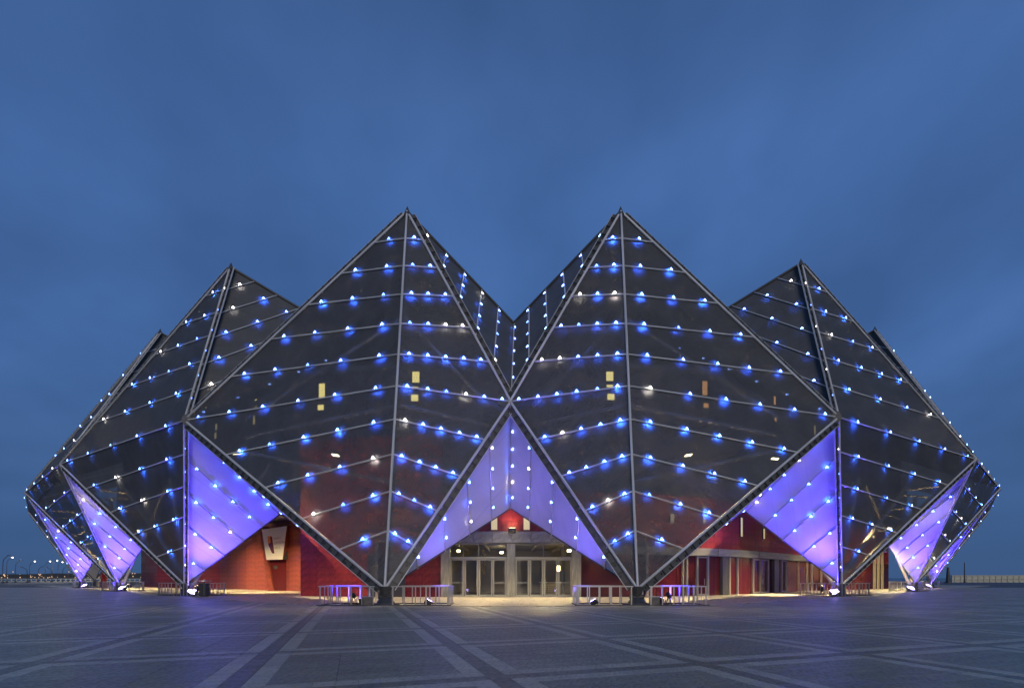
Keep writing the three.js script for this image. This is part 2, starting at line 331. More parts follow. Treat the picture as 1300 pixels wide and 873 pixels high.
for (let i = 0; i < 5; i++) { crystal(Lf, i, 'l'); crystal(Rt, i, 'r'); }

// ------------------------------------------------------------------ the hall inside the crystals
const hall = thing('arena_hall', 'red clad arena hall with beige entrance inside the ring of crystals', 'building', V3(0, 0, -39.3));
const XD = (x, d, h = 0) => V3(x, h, -d);
function wallRun(parent, p, q, h0, h1, nx, ny, mats, name = 'wall_panel', gap = 0.02) {   // cladding panels with open joints on a dark backing
  const d = q.clone().sub(p).setY(0), L = d.length(); d.normalize(); const n = V3(-d.z, 0, d.x); if (n.dot(p.clone().sub(CORE)) < 0) n.negate();
  const b0 = p.clone().addScaledVector(n, -0.10), b1 = q.clone().addScaledVector(n, -0.10);
  bar('wall_backing', b0.setY((h0 + h1) / 2), b1.setY((h0 + h1) / 2), 0.1, h1 - h0, M.seam_dark, parent);
  const w = L / nx, h = (h1 - h0) / ny, geo = new THREE.BoxGeometry(w - gap, h - gap, 0.05);
  const uvs = geo.attributes.uv; for (let k = 0; k < uvs.count; k++) uvs.setXY(k, uvs.getX(k) * w, uvs.getY(k) * h);
  const rot = new THREE.Quaternion().setFromUnitVectors(V3(0, 0, 1), n);
  for (let i = 0; i < nx; i++) for (let j = 0; j < ny; j++) {
    const c = p.clone().addScaledVector(d, (i + 0.5) * w).setY(h0 + (j + 0.5) * h).addScaledVector(n, -0.025 + 0.006 * rnd());
    part(name, geo, mats[Math.floor(rnd() * mats.length)], parent, loc(parent, c), rot);
  }
  return { d, n };
}
const REDS = [M.red_panel, M.red_panel_b, M.red_panel_c], RUST = [M.rust_panel, M.rust_panel_b, M.rust_panel];
// upper drum
const drumR = [[9, 41.6], [18, 43.2], [27, 51], [36, 62], [44, 76], [46, 95], [30, 125]];
const drum = [...drumR.slice().reverse().map(([x, d]) => [-x, d]), ...drumR];
for (let k = 0; k < drum.length - 1; k++) {
  const [x0, d0] = drum[k], [x1, d1] = drum[k + 1], L = Math.hypot(x1 - x0, d1 - d0);
  if (d0 > 90 && d1 > 90) { bar('drum_wall', XD(x0, d0, 14.1), XD(x1, d1, 14.1), 0.3, 11, M.drum_grey, hall); continue; }
  wallRun(hall, XD(x0, d0), XD(x1, d1), 8.6, k === 6 ? 22.6 : 19.6, Math.max(2, Math.round(L / 4.5)), k === 6 ? 6 : 5, [M.drum_grey, M.drum_grey_b, M.drum_grey], 'drum_panel', 0.03);
  bar('roof_cornice', XD(x0, d0 - 0.25, k === 6 ? 22.75 : 19.75), XD(x1, d1 - 0.25, k === 6 ? 22.75 : 19.75), 0.5, 0.35, M.beige_panel, hall);
}
{
  const sh = new THREE.Shape(drum.map(([x, d]) => new THREE.Vector2(x, d)));
  const flat = (y, name, mat) => { const g = new THREE.ExtrudeGeometry(sh, { depth: 0.2, bevelEnabled: false }); g.rotateX(-Math.PI / 2); g.translate(0, y, 39.3); part(name, g, mat, hall); };
  flat(8.34, 'overhang_slab', M.drum_grey); flat(19.6, 'drum_roof', M.roof_sheet);
  const hub = V3(0, 26, -85), ring = [Lf.V[3], Lf.V[2], Lf.V[1], Lf.V[0], Vc, Rt.V[0], Rt.V[1], Rt.V[2], Rt.V[3]];
  for (let k = 0; k < ring.length - 1; k++) part('shell_roof', polyGeo([hub, ring[k], ring[k + 1]], hall), M.roof_sheet, hall);
}
// wider concourse ring above the lower walls
const ringR = [[9, 41.7], [18, 44.4], [27, 51], [44, 63], [60, 74.5], [70, 88], [85, 104], [84, 120]], concourse = [...ringR.slice().reverse().map(([x, d]) => [-x, d]), ...ringR];
for (let k = 0; k < concourse.length - 1; k++) {
  const [x0, d0] = concourse[k], [x1, d1] = concourse[k + 1], L = Math.hypot(x1 - x0, d1 - d0);
  if (Math.max(Math.abs(x0), Math.abs(x1)) > 27.5) wallRun(hall, XD(x0, d0), XD(x1, d1), 8.6, 20.5, Math.max(2, Math.round(L / 4.5)), 5, [M.drum_grey, M.drum_grey_b], 'concourse_panel', 0.03);
}
for (const sg of [-1, 1]) for (const [y, nm] of [[8.34, 'overhang_slab'], [20.5, 'concourse_roof']]) {
  const sh = new THREE.Shape([[27, 51], [44, 63], [60, 74.5], [70, 88], [85, 104], [84, 120], [46, 105], [46, 95], [44, 76], [36, 62]].map(([x, d]) => new THREE.Vector2(sg * x, d)));
  const g = new THREE.ExtrudeGeometry(sh, { depth: 0.2, bevelEnabled: false }); g.rotateX(-Math.PI / 2); g.translate(0, y + 0.01, 39.3); part(nm, g, M.drum_grey, hall);
}
function rayOnWall(u, path) {                                                      // where a picture column first meets a wall line in plan
  let best = null;
  for (let k = 0; k < path.length - 1; k++) {
    const [x0, d0] = path[k], [x1, d1] = path[k + 1], s = (u - U0) / FOC, den = (x1 - x0) - s * (d1 - d0), t = (s * d0 - x0) / den, D = d0 + t * (d1 - d0);
    if (t >= 0 && t <= 1 && (!best || D < best.D)) { const d = V3(x1 - x0, 0, -(d1 - d0)).normalize(); const n = V3(-d.z, 0, d.x); const p = XD(x0 + t * (x1 - x0), D); if (n.dot(p.clone().sub(CORE)) < 0) n.negate(); best = { p, d, n, D }; }
  }
  return best;
}
function slotWindow(u, v0, v1, w, path, mat, parent = hall) {                      // a lit slot window with a frame, split by a cross bar
  const r = rayOnWall(u, path); if (!r) return;
  const h1 = EYE + (V0 - v0) / FOC * r.D, h0 = EYE + (V0 - v1) / FOC * r.D, q = new THREE.Quaternion().setFromUnitVectors(V3(0, 0, 1), r.n);
  const c = r.p.clone().setY((h0 + h1) / 2).addScaledVector(r.n, 0.03), f = 0.06;
  const fr = mergeGeometries([new THREE.BoxGeometry(w + 2 * f, f, 0.14).translate(0, (h1 - h0) / 2 + f / 2, 0), new THREE.BoxGeometry(w + 2 * f, f, 0.14).translate(0, -(h1 - h0) / 2 - f / 2, 0), new THREE.BoxGeometry(f, h1 - h0, 0.13).translate(-w / 2 - f / 2, 0, 0), new THREE.BoxGeometry(f, h1 - h0, 0.13).translate(w / 2 + f / 2, 0, 0)]);
  const wf = part('window_frame', fr, M.dark_steel, parent, loc(parent, c), q);
  part('window_light', new THREE.BoxGeometry(w, h1 - h0, 0.03), mat, wf, V3(0, 0, 0.01));
  return { c, q, wf };
}
for (const [u, a, b, w, m] of [[409, 487, 505, 0.6, 'window_lit'], [407.5, 514, 521, 0.6, 'window_lit'], [325.5, 507, 517, 0.55, 'window_lit'], [323, 528, 539, 0.55, 'window_soft'], [275, 538, 546, 0.6, 'window_soft'], [274, 549, 557, 0.6, 'window_soft'],
  [528, 472, 486, 0.62, 'window_lit'], [527, 491, 494.5, 0.55, 'window_lit'], [526.5, 501, 509.5, 0.62, 'window_lit'], [774, 472, 484, 0.62, 'window_lit'], [774, 488.5, 492, 0.55, 'window_lit'], [775.5, 500, 508, 0.62, 'window_lit'],
  [894.5, 484, 502, 0.5, 'window_orange'], [896, 512, 518, 0.5, 'window_orange'], [983, 503, 514, 0.5, 'window_orange'], [984, 526, 535, 0.5, 'window_orange'], [1034, 540, 552, 0.5, 'window_soft']]) slotWindow(u, a, b, w, Math.abs(u - 650) > 262 ? concourse : drum, M[m]);

// lower walls: entrance front, right-hand sweep of doors, left block and recess
const ENT = 39.3;
const right = [[5.6, 39.6], [12, 40.2], [18, 43], [24, 47.6], [30, 53], [36, 58.6], [44, 63.5], [53, 68], [55, 80]];
const leftBlock = [[-18.2, 41.6], [-12, 40.4], [-5.7, 39.6]];
const leftBack = [[-70, 96], [-66, 86], [-58, 79], [-50, 74], [-42, 69.5], [-33, 62.4], [-24.4, 56]];
for (let k = 0; k < right.length - 1; k++) {
  const p = XD(...right[k]), q = XD(...right[k + 1]), L = p.distanceTo(q), nx = Math.max(2, Math.round(L / 1.5));
  wallRun(hall, p, q, 4.15, 8.6, nx, 8, REDS, 'red_panel', 0.016);
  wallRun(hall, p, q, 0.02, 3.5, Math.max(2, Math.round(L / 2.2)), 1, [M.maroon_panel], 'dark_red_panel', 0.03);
  const n = V3(-(q.z - p.z), 0, q.x - p.x).normalize(); if (n.dot(p.clone().sub(CORE)) < 0) n.negate();
  if (k < 5) bar('canopy_band', p.clone().setY(3.83).addScaledVector(n, 0.15), q.clone().setY(3.83).addScaledVector(n, 0.15), 0.5, 0.64, M.beige_panel, hall);
  else wallRun(hall, p, q, 3.5, 4.15, nx, 1, REDS, 'red_panel', 0.016);
}
// glazed side doors: frame posts placed along the wall
for (const [u, w] of [[866, 0.16], [871, 0.16], [884, 0.2], [897.5, 0.2], [925, 0.22], [935, 0.16], [955, 0.22], [964, 0.14], [974, 0.2], [991, 0.2], [997, 0.16], [1013, 0.1], [1024, 0.2], [1030, 0.2], [1042, 0.16]]) {
  const r = rayOnWall(u, right); bar('door_post', r.p.clone().setY(0.02).addScaledVector(r.n, 0.1), r.p.clone().setY(3.5).addScaledVector(r.n, 0.1), w, 0.16, M.frame_metal, hall, r.n);
}
for (const [u0, u1] of [[884, 897.5], [955, 974], [991, 997]]) {
  const a = rayOnWall(u0, right), b = rayOnWall(u1, right);
  for (const y of [0.12, 3.38]) bar('door_rail', a.p.clone().setY(y).addScaledVector(a.n, 0.11), b.p.clone().setY(y).addScaledVector(b.n, 0.11), 0.12, 0.14, M.frame_metal, hall);
  const c = rayOnWall((u0 + u1) / 2 + 1.2, right); pipe('door_handle', c.p.clone().setY(0.95).addScaledVector(c.n, 0.24), c.p.clone().setY(1.5).addScaledVector(c.n, 0.24), 0.025, M.rail_steel, hall);
}
for (const [u0, u1] of [[914, 921], [980, 986]]) { const a = rayOnWall(u0, right), b = rayOnWall(u1, right); bar('grey_column', lerp(a.p, b.p, 0.5).setY(0.02).addScaledVector(a.n, 0.16), lerp(a.p, b.p, 0.5).setY(3.48).addScaledVector(a.n, 0.16), a.p.distanceTo(b.p), 0.25, M.grey_door, hall, a.n); }
for (const [u, a, b, w, m] of [[853, 652, 664, 0.42, 'window_soft'], [894, 642, 664, 0.42, 'window_soft'], [941, 657, 681, 0.45, 'window_soft'], [969.5, 671, 684, 0.5, 'window_soft'], [1016, 640, 655, 0.5, 'window_soft']]) slotWindow(u, a, b, w, right, M[m]);
// far wing seen past the last right-hand foot
for (const u of [1099, 1104, 1109]) { const r = rayOnWall(u, right); bar('wing_pillar', r.p.clone().setY(0.02).addScaledVector(r.n, 1.1), r.p.clone().setY(5.2).addScaledVector(r.n, 1.1), 0.2, 0.26, M.beige_panel, hall, r.n); }
{ const r = rayOnWall(1122, right); bar('wing_door', r.p.clone().setY(0.02).addScaledVector(r.n, 0.06), r.p.clone().setY(3.4).addScaledVector(r.n, 0.06), 1.5, 0.08, M.maroon_panel, hall, r.n); }
// left block
for (let k = 0; k < leftBlock.length - 1; k++) { const p = XD(...leftBlock[k]), q = XD(...leftBlock[k + 1]); wallRun(hall, p, q, 0.02, 13.4, 4, 22, REDS, 'red_panel', 0.014); }
wallRun(hall, XD(-24.2, 55.8), XD(-18.2, 41.6), 0.02, 8.4, 10, 7, REDS, 'red_panel', 0.016);
{ const a = rayOnWall(467, leftBlock), b = rayOnWall(515, leftBlock), m = lerp(a.p, b.p, 0.5);
  for (const [p, q] of [[a.p, m], [m, b.p]]) bar('grey_door_leaf', lerp(p, q, 0.02).setY(1.82).addScaledVector(a.n, 0.06), lerp(p, q, 0.98).setY(1.82).addScaledVector(a.n, 0.06), 0.09, 3.6, M.grey_door, hall); }
for (const [x, h] of [[437, 692], [443, 704]]) { const r = rayOnWall(x, leftBlock), y = EYE + (V0 - h) / FOC * r.D; part('wall_fitting', new THREE.CylinderGeometry(0.16, 0.16, 0.12, 12).rotateX(Math.PI / 2), M.dark_steel, hall, loc(hall, r.p.clone().setY(y).addScaledVector(r.n, 0.08))); }
for (let k = 0; k < leftBack.length - 1; k++) { const p = XD(...leftBack[k]), q = XD(...leftBack[k + 1]), L = p.distanceTo(q); wallRun(hall, p, q, 0.02, 8.4, Math.round(L / 2.6), 14, k > 3 ? RUST : REDS, k > 3 ? 'rust_panel' : 'red_panel', 0.018); }
{ const r = rayOnWall(189, leftBack); bar('lit_pillar', r.p.clone().setY(0.02).addScaledVector(r.n, 6), r.p.clone().setY(7.5).addScaledVector(r.n, 6), 0.7, 0.7, M.red_panel, hall, r.n); }

// portal with the sign in the recess: tapering red jambs, a dark panel in place of the shaded opening, sign box over it
{
  const r = rayOnWall(347, leftBack), n = r.n, D = r.D - 1.9, bp = (u, v, dd = 0) => P(u, v, D - dd);
  const portal = (pts, name, mat, dd, depth = 0.25) => {
    const w = pts.map(([u, v]) => bp(u, v, dd)), nn = w[1].clone().sub(w[0]).cross(w[w.length - 1].clone().sub(w[0])).normalize(); if (nn.z < 0) nn.negate();
    const o = w[0], ux = w[1].clone().sub(o).normalize(), uy = nn.clone().cross(ux), sh = new THREE.Shape(w.map(p => new THREE.Vector2(p.clone().sub(o).dot(ux), p.clone().sub(o).dot(uy))));
    const g = new THREE.ExtrudeGeometry(sh, { depth, bevelEnabled: false }); g.applyMatrix4(new THREE.Matrix4().makeBasis(ux, uy, nn).setPosition(o.clone().addScaledVector(nn, -depth)));
    g.translate(-hall.position.x, 0, -hall.position.z); return part(name, g, mat, hall);
  };
  portal([[340, 709], [375, 708], [379, 750.5], [346.5, 750.5]], 'portal_dark_panel', M.maroon_panel, -0.1, 0.2);  // solid panel, the shade of the recess put into its colour
  portal([[329, 668], [334, 668], [346.5, 750.5], [340, 750.5]], 'portal_jamb', M.rust_panel, 0.2, 2.2);
  portal([[374, 708], [381, 704], [383, 751], [379, 750.5]], 'portal_jamb', M.rust_panel, 0.2, 2.2);
  pipe('portal_lamp', bp(349.5, 720, 0.05), bp(349.5, 720, 0.2), 0.22, M.cable_black, hall, 14);
  // the sign box is a thing of its own: a tapered box with a white front and a folded orange side
  const sg = thing('portal_sign', 'tapered white sign box with dark emblem and grey lettering above the portal', 'sign', bp(345, 710, 0.8));
  const q = (u, v, dd) => loc(sg, bp(u, v, dd));
  const fa = q(332, 672, 1.1), fb = q(364, 667.5, 1.1), fc = q(358.5, 710, 0.6), fd = q(338, 710.5, 0.6), sb = q(369, 667, -0.6), sc = q(375.5, 709.5, -0.6), ba = q(332, 672, -0.6), bd = q(338, 710.5, -0.6);
  const poly = (pts) => { const gg = polyGeo(pts.map(p => p.clone().add(sg.position)), sg); return gg; };
  part('sign_front', poly([fa, fb, fc, fd]), M.sign_white, sg);
  const up = lerp(fb, fc, 0.02), sm = lerp(sb, sc, 0.36);
  part('sign_side', poly([fb, sb, sm, fc]), M.sign_orange, sg); part('sign_side_lower', poly([fc, sm, sc]), M.dark_steel, sg);
  part('sign_bottom', poly([fd, fc, sc, bd]), M.sign_white, sg); part('sign_top', poly([fa, fb, sb, ba]), M.sign_white, sg); part('sign_back', poly([ba, sb, sc, bd]), M.dark_steel, sg); part('sign_flank', poly([fa, fd, bd, ba]), M.sign_white, sg);
  const fx = fb.clone().sub(fa), fy = fd.clone().sub(fa), nn = fx.clone().cross(fy).normalize(); if (nn.z < 0) nn.negate();
  const on = (s, t, k = 0.015) => { const a = lerp(fa, fb, s), b = lerp(fd, fc, s); return lerp(a, b, t).addScaledVector(nn, k); };
  part('emblem_facet', poly([on(0.21, 0.24), on(0.37, 0.24), on(0.36, 0.42), on(0.20, 0.50)]), M.emblem_orange, sg); part('emblem_facet', poly([on(0.20, 0.50, 0.017), on(0.36, 0.42, 0.017), on(0.43, 0.80, 0.017), on(0.36, 0.79, 0.017)]), M.emblem_purple, sg); part('emblem_facet', poly([on(0.30, 0.26, 0.02), on(0.40, 0.26, 0.02), on(0.50, 0.80, 0.02), on(0.41, 0.80, 0.02)]), M.emblem_dark, sg);
  const font = await new FontLoader().loadAsync('fonts/droid/droid_sans_regular.typeface.json');
  const ex = fx.clone().normalize(), ez = nn, ey = ez.clone().cross(ex);
  ['BAKU', 'CRYSTAL', 'HALL'].forEach((t, k) => {
    const g = new TextGeometry(t, { font, size: 0.26, depth: 0.01, curveSegments: 2 }); g.applyMatrix4(new THREE.Matrix4().makeBasis(ex, ey, ez).setPosition(on(0.47, 0.37 + 0.15 * k, 0.012)));
    part('lettering', g, M.sign_ink, sg);
  });
}

// main entrance: columns, band, transoms, doors
{
  const z = -ENT, box = (name, x0, x1, y0, y1, d, mat, zz = 0, parent = hall) => part(name, new RoundedBoxGeometry(x1 - x0, y1 - y0, d, 1, 0.015), mat, parent, loc(parent, V3((x0 + x1) / 2, (y0 + y1) / 2, z - d / 2 + zz)));
  for (const [a, b] of [[-5.78, -5.05], [-0.42, 0.27], [4.88, 5.6]]) box('entrance_column', a, b, 0.02, 4.4, 0.5, M.beige_panel, 0.15);
  for (let k = 0; k < 8; k++) box('entrance_band', -6.2 + k * 1.55, -6.2 + (k + 1) * 1.55 - 0.012, 4.4, 5.32, 0.6, M.beige_panel, 0.35);
  wallRun(hall, XD(-6.2, ENT), XD(6.2, ENT), 5.34, 8.6, 14, 4, REDS, 'red_panel', 0.016);
  const flat = [[-6, ENT], [6, ENT]];
  slotWindow(627.5, 657.5, 672.5, 0.5, flat, M.window_soft); slotWindow(668.5, 657.5, 672.5, 0.5, flat, M.window_soft);
  for (const [x0, x1] of [[-5.05, -0.42], [0.27, 4.88]]) {
    const w = x1 - x0;
    box('door_transom', x0, x1, 3.14, 3.30, 0.14, M.frame_metal, -0.1); box('door_head', x0, x1, 4.28, 4.4, 0.14, M.frame_metal, -0.1); box('door_sill', x0, x1, 0.02, 0.08, 0.2, M.frame_metal, -0.1);
    for (let k = 0; k < 4; k++) {
      const a = x0 + w * k / 4, b = x0 + w * (k + 1) / 4, leaf = thing2(hall, 'glass_door', V3((a + b) / 2, 0.08, z - 0.12)), f = (x, y, sx, sy) => part('door_stile', new THREE.BoxGeometry(sx, sy, 0.07), M.frame_metal, leaf, V3(x, y, 0));
      const hw = (b - a) / 2 - 0.03; f(-hw + 0.05, 1.5, 0.1, 3.05); f(hw - 0.05, 1.5, 0.1, 3.05); f(0, 0.06, 2 * hw - 0.2, 0.12); f(0, 2.98, 2 * hw - 0.2, 0.1);
      if (k === 0 || k === 3) f(0, 1.1, 2 * hw - 0.2, 0.07); else part('door_pull', new THREE.CylinderGeometry(0.02, 0.02, 0.6, 6), M.rail_steel, leaf, V3(k === 1 ? hw - 0.12 : -hw + 0.12, 1.1, 0.08));
      part('door_pane', new THREE.BoxGeometry(2 * hw - 0.2, 2.9, 0.01), glass, leaf, V3(0, 1.5, 0));
      if (k % 2 === 0) part('transom_pane', new THREE.BoxGeometry(w / 2 - 0.08, 0.96, 0.01), glass, hall, loc(hall, V3(b, 3.79, z - 0.14)));
    }
    box('transom_mullion', (x0 + x1) / 2 - 0.04, (x0 + x1) / 2 + 0.04, 3.3, 4.28, 0.1, M.frame_metal, -0.1);
  }
  function thing2(parent, name, p) { const o = new THREE.Group(); o.name = name; o.position.copy(loc(parent, p)); parent.add(o); return o; }
  // lobby behind the doors
  box('lobby_floor', -11, 11, 0.0, 0.03, 12, M.lobby_floor, -0.25); box('lobby_ceiling', -11, 11, 4.5, 4.7, 12, M.lobby_dark, -0.25);
  box('lobby_back_wall', -11, 11, 0.03, 4.5, 0.2, M.lobby_wall, -12.1); box('lobby_side_wall', -11.2, -11, 0.03, 4.5, 12, M.lobby_dark, -0.25); box('lobby_side_wall', 11, 11.2, 0.03, 4.5, 12, M.lobby_dark, -0.25);
  for (let k = 0; k < 9; k++) box('ceiling_beam', -9 + k * 2.2, -8.85 + k * 2.2, 4.25, 4.5, 10, M.lobby_wall, -1);
  for (const [a, b, d] of [[-8.5, -5.5, -9], [-3.6, -2.0, -11], [-0.8, 0.9, -8], [1.6, 3.0, -11.5], [5, 8, -10]]) box('lobby_partition', a, b, 0.03, 3.4, 0.3, M.lobby_dark, d);
  for (const x of [-4.3, 4.4]) part('lobby_column', new THREE.CylinderGeometry(0.16, 0.16, 4.4, 16), M.beige_panel, hall, loc(hall, V3(x, 2.25, z - 2.2)));
  const cnt = thing('reception_counter', 'pale counter with slatted front inside the glazed entrance', 'counter', V3(3.6, 0.03, z - 6));
  for (let k = 0; k < 5; k++) part('counter_slat', new RoundedBoxGeometry(1.9, 0.15, 0.7, 1, 0.02), M.lobby_wall, cnt, V3(0, 0.1 + k * 0.2, 0)); part('counter_top', new RoundedBoxGeometry(2.1, 0.06, 0.85, 1, 0.02), M.sign_white, cnt, V3(0, 1.12, 0));
}
function lobbyLamp(x, y, dz, I, label, mat, h) {
  const g = thing('lobby_lamp', label, 'lamp', V3(x, y, -ENT - dz), 'lamps in the lobby');
  part('lamp_glow', new THREE.BoxGeometry(0.3, h, 0.2), mat, g, V3(0, 0, 0)); part('lamp_bracket', new THREE.BoxGeometry(0.34, 0.05, 0.24), M.dark_steel, g, V3(0, h / 2 + 0.03, 0));
  const l = new THREE.PointLight(WARM, I * 0.5, 30, 2); l.position.set(0, 0, 0); l.castShadow = true; l.shadow.radius = 6; g.add(l);
}
lobbyLamp(4.05, 2.4, 3.2, 14, 'tall glowing light strip behind the glazed doors', M.lamp_warm, 0.45); lobbyLamp(-4.6, 3.9, 2.6, 5, 'small ceiling lamp inside the entrance near the golden hanging', M.lamp_warm, 0.18); lobbyLamp(5.0, 3.95, 3.0, 5, 'small ceiling lamp inside the entrance near the counter', M.lamp_warm, 0.18); lobbyLamp(-1, 4.0, 7, 9, 'ceiling lamp deep inside the lobby', M.lamp_warm, 0.18);
{ const g = thing('hanging_chandelier', 'string of golden drops hanging behind the entrance glass', 'chandelier', V3(-2.45, 1.9, -ENT - 2.4)), gs = [];
  part('chandelier_cord', new THREE.CylinderGeometry(0.01, 0.01, 2.4, 5), M.dark_steel, g, V3(0, 1.2, 0));
  for (let k = 0; k < 70; k++) { const y = k / 70 * 2.3, a = rnd() * 6.28, r = 0.05 + 0.22 * rnd() * (0.4 + y / 2.3); const q = new THREE.OctahedronGeometry(0.035 + 0.03 * rnd()); q.translate(Math.cos(a) * r, y, Math.sin(a) * r); gs.push(q); }
  const d = part('chandelier_drops', mergeGeometries(gs), M.gold, g); d.userData.kind = 'stuff'; }

// ------------------------------------------------------------------ warm area lamps under the shell
function areaLamp(p, aim, I, label, cone = 0.95) {
  const g = thing('area_lamp', label, 'lamp', p, 'warm lamps under the shell');
  const d = aim.clone().sub(p).normalize(), q = new THREE.Quaternion().setFromUnitVectors(V3(0, 0, 1), d);
  part('lamp_housing', new RoundedBoxGeometry(0.62, 0.42, 0.26, 2, 0.04), M.dark_steel, g, d.clone().multiplyScalar(-0.15), q);
  part('lamp_glow', new THREE.BoxGeometry(0.5, 0.3, 0.03), M.lamp_warm, g, d.clone().multiplyScalar(0.0), q);
  pipe('lamp_arm', p.clone().addScaledVector(d, -0.2), p.y < 2 || I < 100 ? p.clone().addScaledVector(d, -0.2).setY(p.y < 2 ? 0.02 : p.y - 0.14) : p.clone().addScaledVector(d, -0.3).add(V3(0, 0.7, 0)), 0.04, M.dark_steel, g, 6);
  const l = new THREE.SpotLight(WARM, I * 0.6, 60, cone, 0.9, 2); l.position.copy(d.clone().multiplyScalar(0.06)); l.target.position.copy(loc(g, aim)); g.add(l.target); l.castShadow = true; l.shadow.radius = 12; g.add(l);
}
for (const [x, h, d, ax, ad, I, t] of [
  [-21.6, 11.3, 38, -21, 42, 1500, 'warm area lamp at the crystal corner near the sign portal'], [21.5, 11.3, 39.5, 19.5, 37.5, 2200, 'warm area lamp high inside the crystal corner by the side doors'],
  [-13, 10.6, 35.6, -15, 33, 2200, 'warm area lamp inside the front crystal above the red block wall'], [13, 10.6, 35.6, 15, 33, 2200, 'warm area lamp inside the front crystal above the canopy band'],
  [-26.5, 7.9, 50, -27, 53, 1700, 'warm area lamp over the portal recess'], [25.5, 7.6, 43.5, 25, 42, 3400, 'warm area lamp over the far side doors'],
  [33, 6.6, 46.5, 38, 53, 1100, 'warm lamp low behind the lattice at the side wing'], [42.6, 4.7, 55.2, 46, 62, 500, 'warm lamp at the end of the side wing'],
  [-37, 8.1, 57, -35.5, 60, 1700, 'warm area lamp under the overhang behind the portal recess'], [-52, 8.1, 67, -50, 66, 1500, 'warm area lamp under the overhang by the lit red pillar'], [50, 8.1, 64, 48, 60, 800, 'warm area lamp under the overhang of the side wing'],
  [-62, 8.1, 78, -60, 72, 900, 'warm area lamp under the overhang at the last portal side crystal'], [64, 8.1, 80, 62, 74, 900, 'warm area lamp under the overhang at the last door side crystal']])
  areaLamp(XD(x, d, h), XD(ax, ad, 0), I, t);
for (const [x, t] of [[-2.3, 'portal side'], [2.3, 'door side']]) areaLamp(XD(x, 36.8, 5.9), XD(x * 1.5, 35.2, 0), 640, `warm lamp hung under the white soffit over the entrance, ${t}`, 1.12);
areaLamp(XD(0, ENT - 0.9, 5.45), XD(0, ENT, 7.0), 24, 'small added warm lamp on the entrance band brightening the red gable', 1.2);  // added lamp, there only to brighten the gable wall
for (const [x, d, ax, ad, h, t] of [[-32, 49, -40, 51.5, 8, 'behind the second foot on the portal side'], [31.5, 49, 40, 51, 8, 'behind the second foot on the door side'], [-50, 63, -60, 65, 8, 'behind the third foot on the portal side']]) areaLamp(XD(x, d, 0.6), XD(ax, ad, h), 1300, `warm ground uplight on the cream lattice ${t}`, 0.4);

// ------------------------------------------------------------------ violet floodlights at the feet
function flood(p, aim, I, label, cone = 0.62, small = false, tint = VIOLET) {
  const g = thing('floodlight', label, 'floodlight', p, 'violet floodlights at the crystal feet');
  const d = aim.clone().sub(p.clone().add(V3(0, 0.4, 0))).normalize(), q = new THREE.Quaternion().setFromUnitVectors(V3(0, 0, 1), d);
  part('flood_housing', new RoundedBoxGeometry(0.66, 0.5, 0.3, 2, 0.05), M.dark_steel, g, V3(0, 0.42, 0).addScaledVector(d, -0.17), q);
  part('flood_glow', new THREE.BoxGeometry(0.56, 0.40, 0.03), M.flood_violet, g, V3(0, 0.42, 0), q);
  part('flood_yoke', mergeGeometries([new THREE.BoxGeometry(0.05, 0.42, 0.06).translate(-0.38, 0.22, 0), new THREE.BoxGeometry(0.05, 0.42, 0.06).translate(0.38, 0.22, 0), new THREE.BoxGeometry(0.8, 0.05, 0.3).translate(0, 0.025, 0)]), M.dark_steel, g);
  if (small) g.scale.setScalar(0.6);
  const l = new THREE.SpotLight(tint, I, 60, cone, 1.0, 2); l.position.copy(V3(0, 0.42, 0).addScaledVector(d, 0.06)); l.target.position.copy(loc(g, aim)).multiplyScalar(small ? 1 / 0.6 : 1); g.add(l.target); l.castShadow = true; l.shadow.radius = 12; g.add(l);
}
for (const [S, side, sgn] of [[Lf, 'portal', 1], [Rt, 'side door', -1]]) for (let i = 0; i < 4; i++) {
  const f = S.F[i], inE = i ? S.E[i - 1] : Ec, inB = i ? S.B[i - 1] : Bc, c = inE.clone().multiplyScalar(0.5).addScaledVector(inB, 0.32).addScaledVector(f, 0.18);
  const w = ['front crystal', 'second crystal', 'third crystal', 'last crystal'][i];
  if (i === 0) {
    flood(V3(f.x + sgn * 2.6, 0.02, f.z + 0.45), c, 300, `violet floodlight on the entrance side of the ${w} foot, ${side} side`, 0.7, true, new THREE.Color(0.2, 0.14, 1));
    flood(V3(f.x - sgn * 1.6, 0.02, f.z - 0.6), S.E[0].clone().multiplyScalar(0.35).addScaledVector(S.B[0], 0.35).addScaledVector(f, 0.3), 700, `violet floodlight behind the ${w} foot, ${side} side`, 0.6, true);
  } else {
    flood(V3(f.x + sgn * 2.0, 0.02, f.z + 2.1), inE.clone().lerp(inB, 0.42), [0, 1700, 1500, 1400][i], `violet floodlight in front of the foot of the ${w}, ${side} side`, 0.95, true);
    flood(V3(f.x + sgn * 0.8, 0.02, f.z + 0.35), inE.clone().add(V3(0, 0, 1.0)), 260, `violet floodlight with bright lens at the ${w} foot, ${side} side`, 0.8);
  }
}

